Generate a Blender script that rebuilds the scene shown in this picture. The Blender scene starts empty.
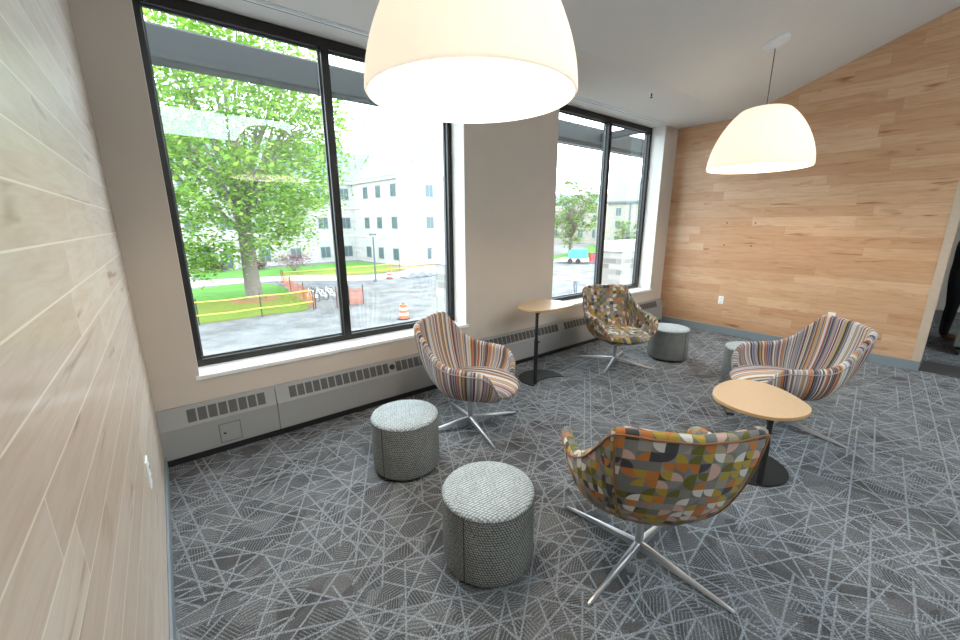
import bpy, bmesh, math, random
from mathutils import Vector, Matrix
random.seed(7)
PI=math.pi
SC=bpy.context.scene
COL=SC.collection
# ------------------------------------------------------------------ materials
class N:
    def __init__(s,name):
        s.m=bpy.data.materials.new(name); s.m.use_nodes=True
        s.t=s.m.node_tree; s.t.nodes.clear()
        s.out=s.t.nodes.new('ShaderNodeOutputMaterial')
    def n(s,t,**k):
        x=s.t.nodes.new(t)
        for a,b in k.items():
            if a.startswith('_'): setattr(x,a[1:],b)
        return x
    def l(s,a,b): s.t.links.new(a,b)
    def setin(s,node,idx,v):
        if v is None: return
        if hasattr(v,'links'): s.l(v,node.inputs[idx])
        else: node.inputs[idx].default_value=v
    def math(s,op,a,b=None,c=None,clamp=False):
        x=s.n('ShaderNodeMath'); x.operation=op; x.use_clamp=clamp
        s.setin(x,0,a); s.setin(x,1,b); s.setin(x,2,c); return x.outputs[0]
    def mix(s,f,a,b,mode='MIX'):
        x=s.n('ShaderNodeMix'); x.data_type='RGBA'; x.blend_type=mode
        s.setin(x,0,f); s.setin(x,6,col(a)); s.setin(x,7,col(b)); return x.outputs[2]
    def comb(s,a,b,c=0.0):
        x=s.n('ShaderNodeCombineXYZ'); s.setin(x,0,a); s.setin(x,1,b); s.setin(x,2,c); return x.outputs[0]
    def coord(s,which='Object'):
        tc=s.n('ShaderNodeTexCoord'); return tc.outputs[which]
    def sep(s,v):
        x=s.n('ShaderNodeSeparateXYZ'); s.l(v,x.inputs[0]); return x.outputs
    def white(s,v,dim='3D'):
        x=s.n('ShaderNodeTexWhiteNoise'); x.noise_dimensions=dim
        s.l(v,x.inputs['W' if dim=='1D' else 'Vector']); return x.outputs
    def noise(s,v,scale,detail=2,rough=.5,dist=0):
        x=s.n('ShaderNodeTexNoise'); x.inputs['Scale'].default_value=scale; x.inputs['Detail'].default_value=detail
        x.inputs['Roughness'].default_value=rough; x.inputs['Distortion'].default_value=dist
        s.l(v,x.inputs['Vector']); return x.outputs['Fac']
    def ramp(s,f,stops,const=False):
        x=s.n('ShaderNodeValToRGB'); r=x.color_ramp
        if const: r.interpolation='CONSTANT'
        while len(r.elements)<len(stops): r.elements.new(.5)
        for e,(p,c) in zip(r.elements,stops): e.position=p; e.color=(*c,1)
        s.l(f,x.inputs[0]); return x.outputs[0]
    def bump(s,h,strength=.3,dist=.01):
        x=s.n('ShaderNodeBump'); x.inputs['Strength'].default_value=strength; x.inputs['Distance'].default_value=dist
        s.l(h,x.inputs['Height']); return x.outputs[0]
    def bsdf(s,color,rough=.6,metal=0,normal=None,emit=None,es=0,spec=.5,coat=0,trans=0):
        b=s.n('ShaderNodeBsdfPrincipled')
        s.setin(b,'Base Color',col(color)); s.setin(b,'Roughness',rough); s.setin(b,'Metallic',metal)
        b.inputs['Specular IOR Level'].default_value=spec; b.inputs['Coat Weight'].default_value=coat
        b.inputs['Coat Roughness'].default_value=.15
        if normal is not None: s.l(normal,b.inputs['Normal'])
        if emit is not None: s.setin(b,'Emission Color',col(emit)); b.inputs['Emission Strength'].default_value=es
        s.l(b.outputs[0],s.out.inputs[0]); return b
def col(c):
    if isinstance(c,tuple) and len(c)==3: return (*c,1)
    return c
def srgb(r,g,b):
    f=lambda v:(v/255/12.92) if v/255<=.04045 else ((v/255+.055)/1.055)**2.4
    return (f(r),f(g),f(b))
def plain(name,c,rough=.6,metal=0,noise=0,nscale=30,bumps=0,**k):
    m=N(name); co=m.coord(); c2=c; nrm=None
    if noise:
        f=m.noise(co,nscale,4); c2=m.mix(f,tuple(max(0,x*(1-noise)) for x in c),tuple(min(1,x*(1+noise)) for x in c))
    if bumps: nrm=m.bump(m.noise(co,nscale*3,3),bumps,.004)
    m.bsdf(c2,rough,metal,nrm,**k); return m.m

def plank_mat(name,axis,stops,seamcol,seamw,tint,rough,H=.1275,coat=.0,seed=0.,gmul=1.):
    m=N(name); c=m.sep(m.coord()); u=c[axis]; z=c[2]
    zr=m.math('DIVIDE',z,H); row=m.math('FLOOR',zr); fz=m.math('FRACT',zr)
    rr=m.white(m.comb(row,seed),'3D')
    L=m.math('MULTIPLY_ADD',rr[0],.9,.75)
    uu=m.math('ADD',u,m.math('MULTIPLY',m.white(m.comb(row,seed+7.),'3D')[0],5.))
    ul=m.math('DIVIDE',m.math('ADD',uu,20.),L); ci=m.math('FLOOR',ul); fu=m.math('FRACT',ul)
    idv=m.white(m.comb(row,ci,seed),'3D'); pid=idv[0]
    base=m.ramp(pid,stops)
    off=m.math('MULTIPLY',pid,37.)
    gv=m.comb(m.math('MULTIPLY_ADD',u,1.6,off),m.math('MULTIPLY_ADD',z,14.,off),off)
    g=m.noise(gv,1.6,6,.6,1.2)
    gv2=m.comb(m.math('MULTIPLY_ADD',u,5.,off),m.math('MULTIPLY_ADD',z,110.,off),0.)
    g2=m.noise(gv2,1.,3,.6,.3)
    c1=m.mix(m.math('MULTIPLY',m.math('SUBTRACT',g,.42,clamp=True),2.2*gmul,clamp=True),base,tint,'MULTIPLY')
    c1=m.mix(m.math('MULTIPLY',m.math('SUBTRACT',g2,.35,clamp=True),.9*gmul,clamp=True),c1,(.86,.80,.74),'MULTIPLY')
    # mineral streaks and knots
    kn=m.noise(m.comb(m.math('MULTIPLY_ADD',u,.8,off),m.math('MULTIPLY_ADD',z,6.,off),3.),1.7,3,.5,.6)
    kf=m.math('MULTIPLY',m.math('SUBTRACT',kn,.635,clamp=True),10.*gmul,clamp=True)
    c1=m.mix(kf,c1,(.52,.36,.24),'MULTIPLY')
    kk=m.noise(m.comb(m.math('MULTIPLY',u,2.6),m.math('MULTIPLY',z,9.),5.),2.2,2,.5,.4)
    kf2=m.math('MULTIPLY',m.math('SUBTRACT',kk,.73,clamp=True),18.,clamp=True)
    c1=m.mix(kf2,c1,(.36,.2,.1))
    dz=m.math('MULTIPLY',m.math('MINIMUM',fz,m.math('SUBTRACT',1.,fz)),H)
    du=m.math('MULTIPLY',m.math('MINIMUM',fu,m.math('SUBTRACT',1.,fu)),L)
    sm=m.math('LESS_THAN',m.math('MINIMUM',dz,m.math('MULTIPLY',du,1.3)),seamw)
    c1=m.mix(m.math('MULTIPLY',sm,.75),c1,seamcol)
    h=m.math('SUBTRACT',m.math('MULTIPLY',g,.1),sm)
    m.bsdf(c1,rough,0,m.bump(h,.25,.002),coat=coat); return m.m

def carpet_mat():
    m=N('loop_pile_carpet'); c=m.sep(m.coord()); x=m.math('MULTIPLY',c[0],1.35); y=m.math('MULTIPLY',c[1],1.35)
    big=m.noise(m.coord(),5.,4,.6)
    # patch mottling by small angular cells
    v=m.n('ShaderNodeTexVoronoi'); v.inputs['Scale'].default_value=9.; m.l(m.coord(),v.inputs['Vector'])
    cell=m.sep(v.outputs['Color'])[0]
    base=m.ramp(m.math('MULTIPLY_ADD',cell,.4,m.math('MULTIPLY',big,.6)),[(.2,(.048,.047,.048)),(.5,(.088,.087,.090)),(.8,(.145,.144,.149))])
    tot=None
    for k,(ang,sp,w,ln,th) in enumerate([(8,.15,.0065,.55,.42),(38,.13,.006,.40,.45),(64,.16,.006,.6,.45),(97,.15,.0065,.5,.42),(127,.13,.006,.42,.45),(153,.17,.006,.6,.45),(80,.21,.005,.35,.4)]):
        a=math.radians(ang); ca,sa=math.cos(a),math.sin(a)
        u=m.math('ADD',m.math('MULTIPLY',x,ca),m.math('MULTIPLY',y,sa))
        q=m.math('SUBTRACT',m.math('MULTIPLY',y,ca),m.math('MULTIPLY',x,sa))
        us=m.math('DIVIDE',u,sp); i=m.math('FLOOR',us); f=m.math('FRACT',us)
        r=m.white(m.comb(i,k*3.7,1.),'3D')[0]
        pos=m.math('MULTIPLY_ADD',r,.7,.15)
        d=m.math('MULTIPLY',m.math('ABSOLUTE',m.math('SUBTRACT',f,pos)),sp)
        line=m.math('SUBTRACT',1.,m.math('DIVIDE',m.math('SUBTRACT',d,w*.6,clamp=True),w*.9),clamp=True)
        j=m.math('FLOOR',m.math('ADD',m.math('DIVIDE',q,ln),m.math('MULTIPLY',r,13.)))
        mk=m.math('GREATER_THAN',m.white(m.comb(i,j,k+.5),'3D')[0],th)
        line=m.math('MULTIPLY',line,mk)
        tot=line if tot is None else m.math('MAXIMUM',tot,line)
    v2=m.n('ShaderNodeTexVoronoi'); v2.inputs['Scale'].default_value=7.; m.l(m.coord(),v2.inputs['Vector'])
    vc=m.sep(v2.outputs['Color']); an=m.math('MULTIPLY',m.math('FLOOR',m.math('MULTIPLY',vc[0],6.)),PI/6)
    hu=m.math('ADD',m.math('MULTIPLY',x,m.math('COSINE',an)),m.math('MULTIPLY',y,m.math('SINE',an)))
    ht=m.math('FRACT',m.math('DIVIDE',hu,m.math('MULTIPLY_ADD',vc[1],.010,.015)))
    hatch=m.math('MULTIPLY',m.math('SUBTRACT',1.,m.math('MULTIPLY',m.math('ABSOLUTE',m.math('SUBTRACT',ht,.5)),4.),clamp=True),m.math('MULTIPLY',m.math('GREATER_THAN',vc[2],.15),.75))
    # loops of yarn
    yar=m.noise(m.comb(m.math('MULTIPLY',x,170.),m.math('MULTIPLY',y,100.),0.),1.,2,.7)
    amt=m.math('MULTIPLY',m.math('MAXIMUM',m.math('MULTIPLY',tot,1.0),hatch),m.math('MULTIPLY_ADD',yar,1.5,-.1,clamp=True))
    c1=m.mix(m.math('MULTIPLY',amt,.8),base,(.36,.39,.43))
    c1=m.mix(.8,c1,m.ramp(yar,[(.35,(.42,.42,.42)),(.65,(1.5,1.5,1.5))]),'MULTIPLY')
    m.bsdf(c1,.95,0,m.bump(m.math('ADD',yar,m.math('MULTIPLY',tot,.5)),.5,.004),spec=.3); return m.m

def stripe_mat():
    m=N('multicolour_stripe_upholstery'); uv=m.sep(m.coord('UV')); u=uv[0]; v=uv[1]
    w=m.math('ADD',u,m.math('MULTIPLY',m.noise(m.comb(m.math('MULTIPLY',u,30.),0.,0.),1.,1),.020))
    i=m.math('FLOOR',m.math('MULTIPLY',w,100.))
    r=m.white(m.comb(i,3.3),'3D')[0]
    P=[(.0,(.30,.27,.25)),(.12,(.60,.57,.56)),(.24,(.05,.042,.05)),(.34,(.24,.16,.11)),(.45,(.38,.36,.38)),(.54,(.50,.15,.04)),(.62,(.46,.28,.10)),(.72,(.085,.07,.13)),(.80,(.66,.62,.60)),(.88,(.15,.07,.06)),(.94,(.27,.26,.38))]
    c=m.ramp(r,P,True)
    i2=m.math('FLOOR',m.math('MULTIPLY',u,260.)); r2=m.white(m.comb(i2,9.),'3D')[0]
    c=m.mix(m.math('MULTIPLY',m.math('GREATER_THAN',r2,.8),.35),c,(.62,.58,.55))
    th=m.noise(m.comb(m.math('MULTIPLY',u,900.),m.math('MULTIPLY',v,500.),0.),1.,1)
    m.bsdf(c,.75,0,m.bump(th,.3,.001),spec=.35); return m.m
def mosaic_mat():
    m=N('quarter_circle_mosaic_upholstery'); uv=m.sep(m.coord('UV'))
    S=1/.046
    U=m.math('MULTIPLY',uv[0],S); V=m.math('MULTIPLY',uv[1],S)
    i=m.math('FLOOR',U); j=m.math('FLOOR',V); a=m.math('FRACT',U); b=m.math('FRACT',V)
    w=m.white(m.comb(i,j,1.7),'3D'); rc=m.sep(w[1])
    fx=m.math('GREATER_THAN',rc[0],.5); fy=m.math('GREATER_THAN',rc[1],.5)
    aa=m.math('ABSOLUTE',m.math('SUBTRACT',a,fx)); bb=m.math('ABSOLUTE',m.math('SUBTRACT',b,fy))
    d=m.math('SQRT',m.math('ADD',m.math('MULTIPLY',aa,aa),m.math('MULTIPLY',bb,bb)))
    ins=m.math('LESS_THAN',d,.97)
    P=[(0,(.58,.56,.52)),(.15,(.42,.15,.035)),(.30,(.115,.11,.016)),(.42,(.36,.26,.035)),(.55,(.045,.045,.055)),(.66,(.30,.26,.17)),(.78,(.50,.33,.28)),(.88,(.20,.20,.20))]
    fg=m.ramp(w[0],P,True)
    w2=m.white(m.comb(i,j,8.1),'3D')[0]
    bg=m.ramp(w2,[(0,(.15,.15,.145)),(.55,(.19,.185,.175)),(.75,(.25,.24,.22)),(.86,(.45,.16,.04)),(.93,(.055,.055,.06))],True)
    w3=m.white(m.comb(i,j,4.4),'3D')[0]
    c=m.mix(m.math('MULTIPLY',ins,m.math('GREATER_THAN',w3,.2)),bg,fg)
    th=m.noise(m.comb(m.math('MULTIPLY',uv[0],700.),m.math('MULTIPLY',uv[1],700.),0.),1.,1)
    m.bsdf(c,.72,0,m.bump(th,.3,.001),spec=.4); return m.m
def weave_mat(name,lo,hi,scale=85.,side=True):
    m=N(name); v=m.n('ShaderNodeTexVoronoi'); v.voronoi_dimensions='2D'; v.inputs['Scale'].default_value=scale; v.inputs['Randomness'].default_value=.2
    cc=m.sep(m.coord())
    uu,vv=(m.math('MULTIPLY',m.math('ARCTAN2',cc[1],cc[0]),.235),cc[2]) if side else (cc[0],cc[1])
    m.l(m.comb(m.math('MULTIPLY_ADD',vv,.5,uu),vv),v.inputs['Vector'])
    n=m.noise(m.coord(),14.,2)
    c=m.ramp(v.outputs['Distance'],[(.22,hi),(.5,lo)])
    c=m.mix(.5,c,m.ramp(n,[(.3,(.8,.8,.8)),(.7,(1.2,1.2,1.2))]),'MULTIPLY')
    h=m.math('SUBTRACT',1.,v.outputs['Distance'])
    m.bsdf(c,.8,0,m.bump(h,.5,.003),spec=.3); return m.m
def glass_mat():
    m=N('window_glass'); t=m.n('ShaderNodeBsdfTransparent'); t.inputs[0].default_value=(.95,.985,.98,1)
    g=m.n('ShaderNodeBsdfGlossy'); g.inputs['Roughness'].default_value=.0; g.inputs[0].default_value=(.85,1,1,1)
    lw=m.n('ShaderNodeLayerWeight'); lw.inputs[0].default_value=.5
    fr=m.math('MULTIPLY_ADD',m.math('POWER',lw.outputs['Facing'],5.),.9,.055,clamp=True)
    x=m.n('ShaderNodeMixShader'); m.l(fr,x.inputs[0]); m.l(t.outputs[0],x.inputs[1]); m.l(g.outputs[0],x.inputs[2])
    m.l(x.outputs[0],m.out.inputs[0]); return m.m
def leaf_mat(name,a,b,c3):
    m=N(name); co=m.coord(); f=m.noise(co,1.3,2); r=m.n('ShaderNodeNewGeometry').outputs['Random Per Island']
    cc=m.ramp(m.math('MULTIPLY_ADD',f,.5,m.math('MULTIPLY',r,.5)),[(.25,a),(.5,b),(.78,c3)])
    d=m.n('ShaderNodeBsdfDiffuse'); m.l(cc,d.inputs[0]); t=m.n('ShaderNodeBsdfTranslucent'); m.l(cc,t.inputs[0])
    x=m.n('ShaderNodeMixShader'); x.inputs[0].default_value=.45; m.l(d.outputs[0],x.inputs[1]); m.l(t.outputs[0],x.inputs[2]); m.l(x.outputs[0],m.out.inputs[0]); return m.m
def net_mat(name,c,dens):
    m=N(name); uv=m.sep(m.coord('UV'))
    a=m.math('FRACT',m.math('MULTIPLY',uv[0],14.)); b=m.math('FRACT',m.math('MULTIPLY',uv[1],14.))
    g=m.math('MAXIMUM',m.math('LESS_THAN',a,dens),m.math('LESS_THAN',b,dens))
    d=m.n('ShaderNodeBsdfDiffuse'); d.inputs[0].default_value=(*c,1); t=m.n('ShaderNodeBsdfTransparent')
    tl=m.n('ShaderNodeBsdfTranslucent'); tl.inputs[0].default_value=(*c,1); y=m.n('ShaderNodeMixShader'); y.inputs[0].default_value=.5
    m.l(d.outputs[0],y.inputs[1]); m.l(tl.outputs[0],y.inputs[2])
    x=m.n('ShaderNodeMixShader'); m.l(g,x.inputs[0]); m.l(t.outputs[0],x.inputs[1]); m.l(y.outputs[0],x.inputs[2]); m.l(x.outputs[0],m.out.inputs[0]); return m.m
def brick_mat(name,a,b,mort,w,h,axis=0):
    m=N(name); c=m.sep(m.coord()); br=m.n('ShaderNodeTexBrick')
    m.l(m.comb(m.math('ADD',c[0],c[1]),c[2]),br.inputs['Vector'])
    br.inputs['Color1'].default_value=(*a,1); br.inputs['Color2'].default_value=(*b,1); br.inputs['Mortar'].default_value=(*mort,1)
    br.inputs['Scale'].default_value=1.; br.inputs['Brick Width'].default_value=w; br.inputs['Row Height'].default_value=h; br.inputs['Mortar Size'].default_value=.012
    m.bsdf(br.outputs['Color'],.9,0,spec=.2); return m.m
def person_mat(name,bands):
    # cloth regions by body height: (z limit, colour) from the feet up
    m=N(name); c=m.sep(m.coord()); z=c[2]; cur=bands[0][1]
    cur=m.mix(0.,cur,cur)
    for (z0,_),(z1,cc) in zip(bands[:-1],bands[1:]):
        cur=m.mix(m.math('GREATER_THAN',z,z0),cur,cc)
    m.bsdf(cur,.8,0); return m.m

M={}
M['carpet']=carpet_mat()
M['plank_r']=plank_mat('maple_plank_wall',1,[(.0,(.53,.305,.17)),(.3,(.57,.35,.205)),(.6,(.61,.39,.24)),(.85,(.65,.44,.285)),(1.,(.50,.28,.15))],(.30,.16,.08),.0012,(.74,.60,.46),.45,coat=.1)
M['plank_l']=plank_mat('pale_maple_plank_wall',1,[(.0,(.56,.47,.40)),(.4,(.63,.55,.48)),(.7,(.67,.60,.53)),(1.,(.57,.48,.41))],(.86,.80,.72),.0024,(.78,.66,.56),.40,coat=.22,seed=3.,gmul=1.)  # pale seam colour paints the highlights along the groove bevels
M['paint']=plain('greige_wall_paint',(.57,.505,.450),.75,noise=.03,nscale=6,spec=.25)
M['reveal']=plain('white_reveal_paint',(.80,.79,.77),.6)
M['ceil']=plain('white_ceiling_paint',(.72,.70,.68),.85,noise=.02,nscale=4,spec=.2)
M['sill']=plain('white_solid_surface_sill',(.85,.86,.86),.35)
M['bronze']=plain('dark_bronze_window_frame',(.022,.020,.019),.35,.4)
M['glass']=glass_mat()
M['basegrey']=plain('blue_grey_vinyl_base',(.20,.24,.27),.5)
M['heater']=plain('grey_enamel_heater',(.30,.302,.305),.42,noise=.03)
M['grille']=None
def grille():
    m=N('heater_grille_mesh'); c=m.sep(m.coord())
    a=m.math('FRACT',m.math('MULTIPLY',m.math('ADD',c[0],c[2]),130.)); b=m.math('FRACT',m.math('MULTIPLY',m.math('SUBTRACT',c[0],c[2]),130.))
    g=m.math('LESS_THAN',m.math('MINIMUM',a,b),.25)
    m.bsdf(m.mix(g,(.035,.035,.035),(.11,.11,.108)),.5); return m.m
M['grille']=grille()
M['dark']=plain('matte_black',(.012,.012,.013),.5)
M['metalw']=plain('white_enamel_metal',(.74,.77,.80),.35)
M['alu']=plain('polished_aluminium',(.58,.58,.60),.34,.85,noise=.04)
M['black_metal']=plain('black_powder_coat',(.006,.0065,.007),.65,0)
M['lam']=None
def tablewood():
    m=N('maple_table_laminate'); c=m.sep(m.coord()); g=m.noise(m.comb(m.math('MULTIPLY',c[0],8.),m.math('MULTIPLY',c[1],70.),0.),1.,4,.6,.4)
    m.bsdf(m.mix(g,(.56,.375,.225),(.63,.44,.28)),.42,coat=.15); return m.m
M['lam']=tablewood()
M['edge']=plain('maple_edge_band',(.50,.30,.13),.45)
M['stripe']=stripe_mat(); M['mosaic']=mosaic_mat()
M['pipe_o']=plain('rust_piping',(.25,.10,.035),.7); M['pipe_g']=plain('grey_brown_piping',(.33,.29,.28),.7)
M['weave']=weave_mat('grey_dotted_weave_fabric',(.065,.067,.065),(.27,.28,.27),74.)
M['weave_lit']=weave_mat('grey_dotted_weave_lit_top',(.19,.22,.235),(.52,.58,.61),70.,False)  # lighter copy of the side weave: light on the top painted into the colour
M['trimwood']=plain('pale_corner_trim',(.50,.40,.31),.5,noise=.1,nscale=20)
M['white']=plain('white_plastic',(.82,.83,.84),.35)
M['darkslot']=plain('outlet_slot_dark',(.05,.05,.05),.5)
M['shade']=None
def shade():
    m=N('glowing_white_acrylic_shade'); d=m.n('ShaderNodeBsdfDiffuse'); d.inputs[0].default_value=(.85,.82,.76,1)
    t=m.n('ShaderNodeBsdfTranslucent'); t.inputs[0].default_value=(.95,.93,.88,1)
    x=m.n('ShaderNodeMixShader'); x.inputs[0].default_value=.2; m.l(d.outputs[0],x.inputs[1]); m.l(t.outputs[0],x.inputs[2])
    e=m.n('ShaderNodeEmission'); e.inputs[0].default_value=(1,.92,.82,1); e.inputs[1].default_value=.22
    a=m.n('ShaderNodeAddShader'); m.l(x.outputs[0],a.inputs[0]); m.l(e.outputs[0],a.inputs[1]); m.l(a.outputs[0],m.out.inputs[0]); return m.m
M['shade']=shade()
M['bulb']=plain('lit_lamp_bulb',(.9,.9,.85),.4,emit=(1,.86,.66),es=6.)
# outside
M['gravel']=None
def gravel():
    m=N('grey_gravel_ground'); co=m.coord(); a=m.noise(co,.5,5,.7); b=m.noise(co,.09,3); 
    c=m.mix(m.math('MULTIPLY_ADD',b,1.6,-.4,clamp=True),m.ramp(a,[(.35,(.085,.086,.093)),(.65,(.16,.163,.177))]),m.ramp(a,[(.35,(.105,.097,.092)),(.65,(.19,.18,.172))]))
    m.bsdf(c,.95,spec=.1); return m.m
M['gravel']=gravel()
M['grass']=plain('bright_spring_lawn',(.075,.185,.036),.95,noise=.25,nscale=.8,spec=.1)
M['path']=plain('pale_concrete_path',(.36,.35,.345),.9,noise=.05,nscale=.5)
M['mulch']=plain('reddish_bark_mulch',(.19,.085,.055),.95,noise=.3,nscale=3)
M['bark']=plain('grey_brown_bark',(.15,.125,.105),.95,noise=.35,nscale=4)
M['leaf']=leaf_mat('spring_maple_leaves',(.10,.22,.025),(.19,.37,.05),(.36,.46,.09))
M['leaf2']=leaf_mat('pale_green_leaves',(.12,.19,.065),(.18,.27,.09),(.24,.33,.13))
M['leaf_p']=leaf_mat('purple_red_leaves',(.09,.035,.05),(.16,.07,.09),(.24,.12,.13))
M['lime']=brick_mat('pale_limestone_blocks',(.36,.35,.335),(.42,.41,.395),(.33,.32,.305),1.1,.4)
M['band']=plain('smooth_limestone_band',(.44,.43,.415),.8)
M['brickb']=brick_mat('cream_brick',(.24,.22,.195),(.29,.27,.24),(.25,.235,.215),.5,.2)
M['roof']=plain('blue_grey_slate_roof',(.12,.16,.17),.85,noise=.1,nscale=1.5)
M['pane']=plain('tinted_window_pane',(.06,.09,.10),.3)
M['pframe']=plain('grey_window_surround',(.25,.28,.29),.5)
M['beam']=None
def beam():
    m=N('speckled_dark_galvanised_steel'); f=m.noise(m.coord(),45.,3,.7); g=m.noise(m.coord(),4.,3)
    c=m.mix(f,(.012,.012,.012),(.034,.035,.037)); m.bsdf(c,m.math('MULTIPLY_ADD',f,.3,.6),0,spec=.25); return m.m
M['beam']=beam()
M['orange']=plain('traffic_orange_plastic',(.46,.10,.04),.5); M['wband']=plain('white_reflective_band',(.4,.4,.4),.5)
M['net_y']=net_mat('yellow_orange_safety_net',(.42,.25,.05),.16); M['net_o']=net_mat('orange_safety_net',(.50,.12,.05),.30)
M['tape']=plain('yellow_caution_tape',(.42,.36,.05),.6)
M['steelg']=plain('grey_painted_steel',(.10,.11,.12),.5,.3)
M['blue']=plain('bright_blue_tarp',(.05,.26,.42),.6,noise=.1,nscale=2); M['red']=plain('red_painted_steel',(.6,.05,.06),.5)
M['stone']=brick_mat('pier_stone_blocks',(.11,.10,.09),(.27,.26,.245),(.22,.21,.20),.52,.17)
M['cap']=plain('cast_stone_cap',(.36,.39,.40),.8)
M['hallgrey']=plain('grey_laminate_panel',(.16,.155,.15),.6)
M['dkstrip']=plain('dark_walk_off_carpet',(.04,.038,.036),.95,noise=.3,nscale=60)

# ------------------------------------------------------------------ mesh helpers
def finish(name,bm,mat,parent=None,smooth=False,loc=None,bevel=0,seg=2):
    me=bpy.data.meshes.new(name); 
    bmesh.ops.recalc_face_normals(bm,faces=bm.faces)
    bm.to_mesh(me); bm.free()
    mats=mat if isinstance(mat,(list,tuple)) else [mat]
    for x in mats: me.materials.append(x)
    o=bpy.data.objects.new(name,me); COL.objects.link(o)
    if parent: o.parent=parent
    if loc: o.location=loc
    if smooth:
        for p in me.polygons: p.use_smooth=True
        if smooth=='auto':
            try: me.set_sharp_from_angle(angle=math.radians(38))
            except Exception: pass
    if bevel:
        b=o.modifiers.new('bevel','BEVEL'); b.width=bevel; b.segments=seg; b.limit_method='ANGLE'; b.angle_limit=math.radians(40)
    return o
def box(bm,x0,x1,y0,y1,z0,z1,mi=0):
    v=[bm.verts.new(p) for p in [(x0,y0,z0),(x1,y0,z0),(x1,y1,z0),(x0,y1,z0),(x0,y0,z1),(x1,y0,z1),(x1,y1,z1),(x0,y1,z1)]]
    for f in [(0,3,2,1),(4,5,6,7),(0,1,5,4),(1,2,6,5),(2,3,7,6),(3,0,4,7)]:
        fc=bm.faces.new([v[i] for i in f]); fc.material_index=mi
def prism(bm,pts,axis,a,b,mi=0):
    # pts 2D polygon; axis 0: pts=(y,z) along x ; 1: (x,z) along y ; 2: (x,y) along z
    def P(q,t): return {0:(t,q[0],q[1]),1:(q[0],t,q[1]),2:(q[0],q[1],t)}[axis]
    A=[bm.verts.new(P(q,a)) for q in pts]; B=[bm.verts.new(P(q,b)) for q in pts]; n=len(pts)
    f=bm.faces.new(A); f.material_index=mi; f=bm.faces.new(B[::-1]); f.material_index=mi
    for i in range(n):
        f=bm.faces.new([A[i],B[i],B[(i+1)%n],A[(i+1)%n]]); f.material_index=mi
def lathe(bm,prof,seg=32,c=(0,0,0),mi=0,close=False):
    rings=[]
    for r,z in prof:
        if r<1e-6: rings.append([bm.verts.new((c[0],c[1],c[2]+z))])
        else: rings.append([bm.verts.new((c[0]+r*math.cos(2*PI*i/seg),c[1]+r*math.sin(2*PI*i/seg),c[2]+z)) for i in range(seg)])
    if close: rings.append(rings[0])
    for A,B in zip(rings[:-1],rings[1:]):
        for i in range(seg):
            j=(i+1)%seg
            if len(A)==1 and len(B)==1: continue
            if len(A)==1: q=[A[0],B[i],B[j]]
            elif len(B)==1: q=[A[i],A[j],B[0]]
            else: q=[A[i],A[j],B[j],B[i]]
            f=bm.faces.new(q); f.material_index=mi
def tube(bm,pts,rad,seg=8,mi=0,closed=False,flat=1.0):
    pts=[Vector(p) for p in pts]; n=len(pts); rings=[]
    rr=rad if isinstance(rad,(list,tuple)) else [rad]*n
    for i,p in enumerate(pts):
        if closed: t=pts[(i+1)%n]-pts[i-1]
        else: t=pts[min(i+1,n-1)]-pts[max(i-1,0)]
        t.normalize(); up=Vector((0,0,1)) if abs(t.z)<.95 else Vector((1,0,0))
        a=t.cross(up).normalized(); b=a.cross(t)
        rings.append([bm.verts.new(p+a*math.cos(2*PI*k/seg)*rr[i]+b*math.sin(2*PI*k/seg)*rr[i]*flat) for k in range(seg)])
    R=rings+([rings[0]] if closed else [])
    for A,B in zip(R[:-1],R[1:]):
        for k in range(seg):
            f=bm.faces.new([A[k],A[(k+1)%seg],B[(k+1)%seg],B[k]]); f.material_index=mi
    if not closed:
        bm.faces.new(rings[0][::-1]).material_index=mi; bm.faces.new(rings[-1]).material_index=mi
def struct(name,bm,mat,**k):
    o=finish(name,bm,mat,**k); o['kind']='structure'; return o
def tag(o,label,cat,group=None,kind=None):
    o['label']=label; o['category']=cat
    if group: o['group']=group
    if kind: o['kind']=kind
    return o
def thing(name,label,cat,loc=(0,0,0),rz=0,group=None):
    o=bpy.data.objects.new(name,None); COL.objects.link(o); o.location=loc; o.rotation_euler=(0,0,rz); o.empty_display_size=.1
    return tag(o,label,cat,group)
def copy_tree(o,label=None,parent=None):
    c=o.copy(); COL.objects.link(c); c.parent=parent
    if label: c['label']=label
    for ch in list(o.children): copy_tree(ch,None,c)
    return c
def nb(): return bmesh.new()

# ------------------------------------------------------------------ room measures
XL,XR=-.209,6.762
YW,YF=3.42,3.639
W1=(.074,2.511); W2=(3.903,6.378)
ZS,ZC=.626,3.17
YC,SL=2.51,.361
XE,YB=12.,-5.
zc=lambda y: ZC+SL*(YC-y) if y<YC else ZC
# floor
b=nb(); box(b,XL-.15,XE+.1,YB-.1,YW+.35,-.12,0); struct('floor',b,M['carpet'])
# left wall
b=nb(); prism(b,[(YW+.35,0),(YW+.35,ZC),(YC,ZC),(YB,zc(YB)),(YB,0)],0,XL-.15,XL); struct('wall_left',b,M['plank_l'])
b=nb(); box(b,XL,XL+.012,YB,YW-.075,0,.10); struct('baseboard_left',b,M['basegrey'],bevel=.003)
# window wall with two openings
b=nb()
box(b,XL,W1[0],YW,YW+.35,0,ZC); box(b,W1[0],W1[1],YW,YW+.35,0,ZS-.03); box(b,W1[1],W2[0],YW,YW+.35,0,ZC)
box(b,W2[0],W2[1],YW,YW+.35,0,ZS-.03); box(b,W2[1],XE,YW,YW+.35,0,ZC)
struct('wall_back',b,M['paint'])
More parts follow.
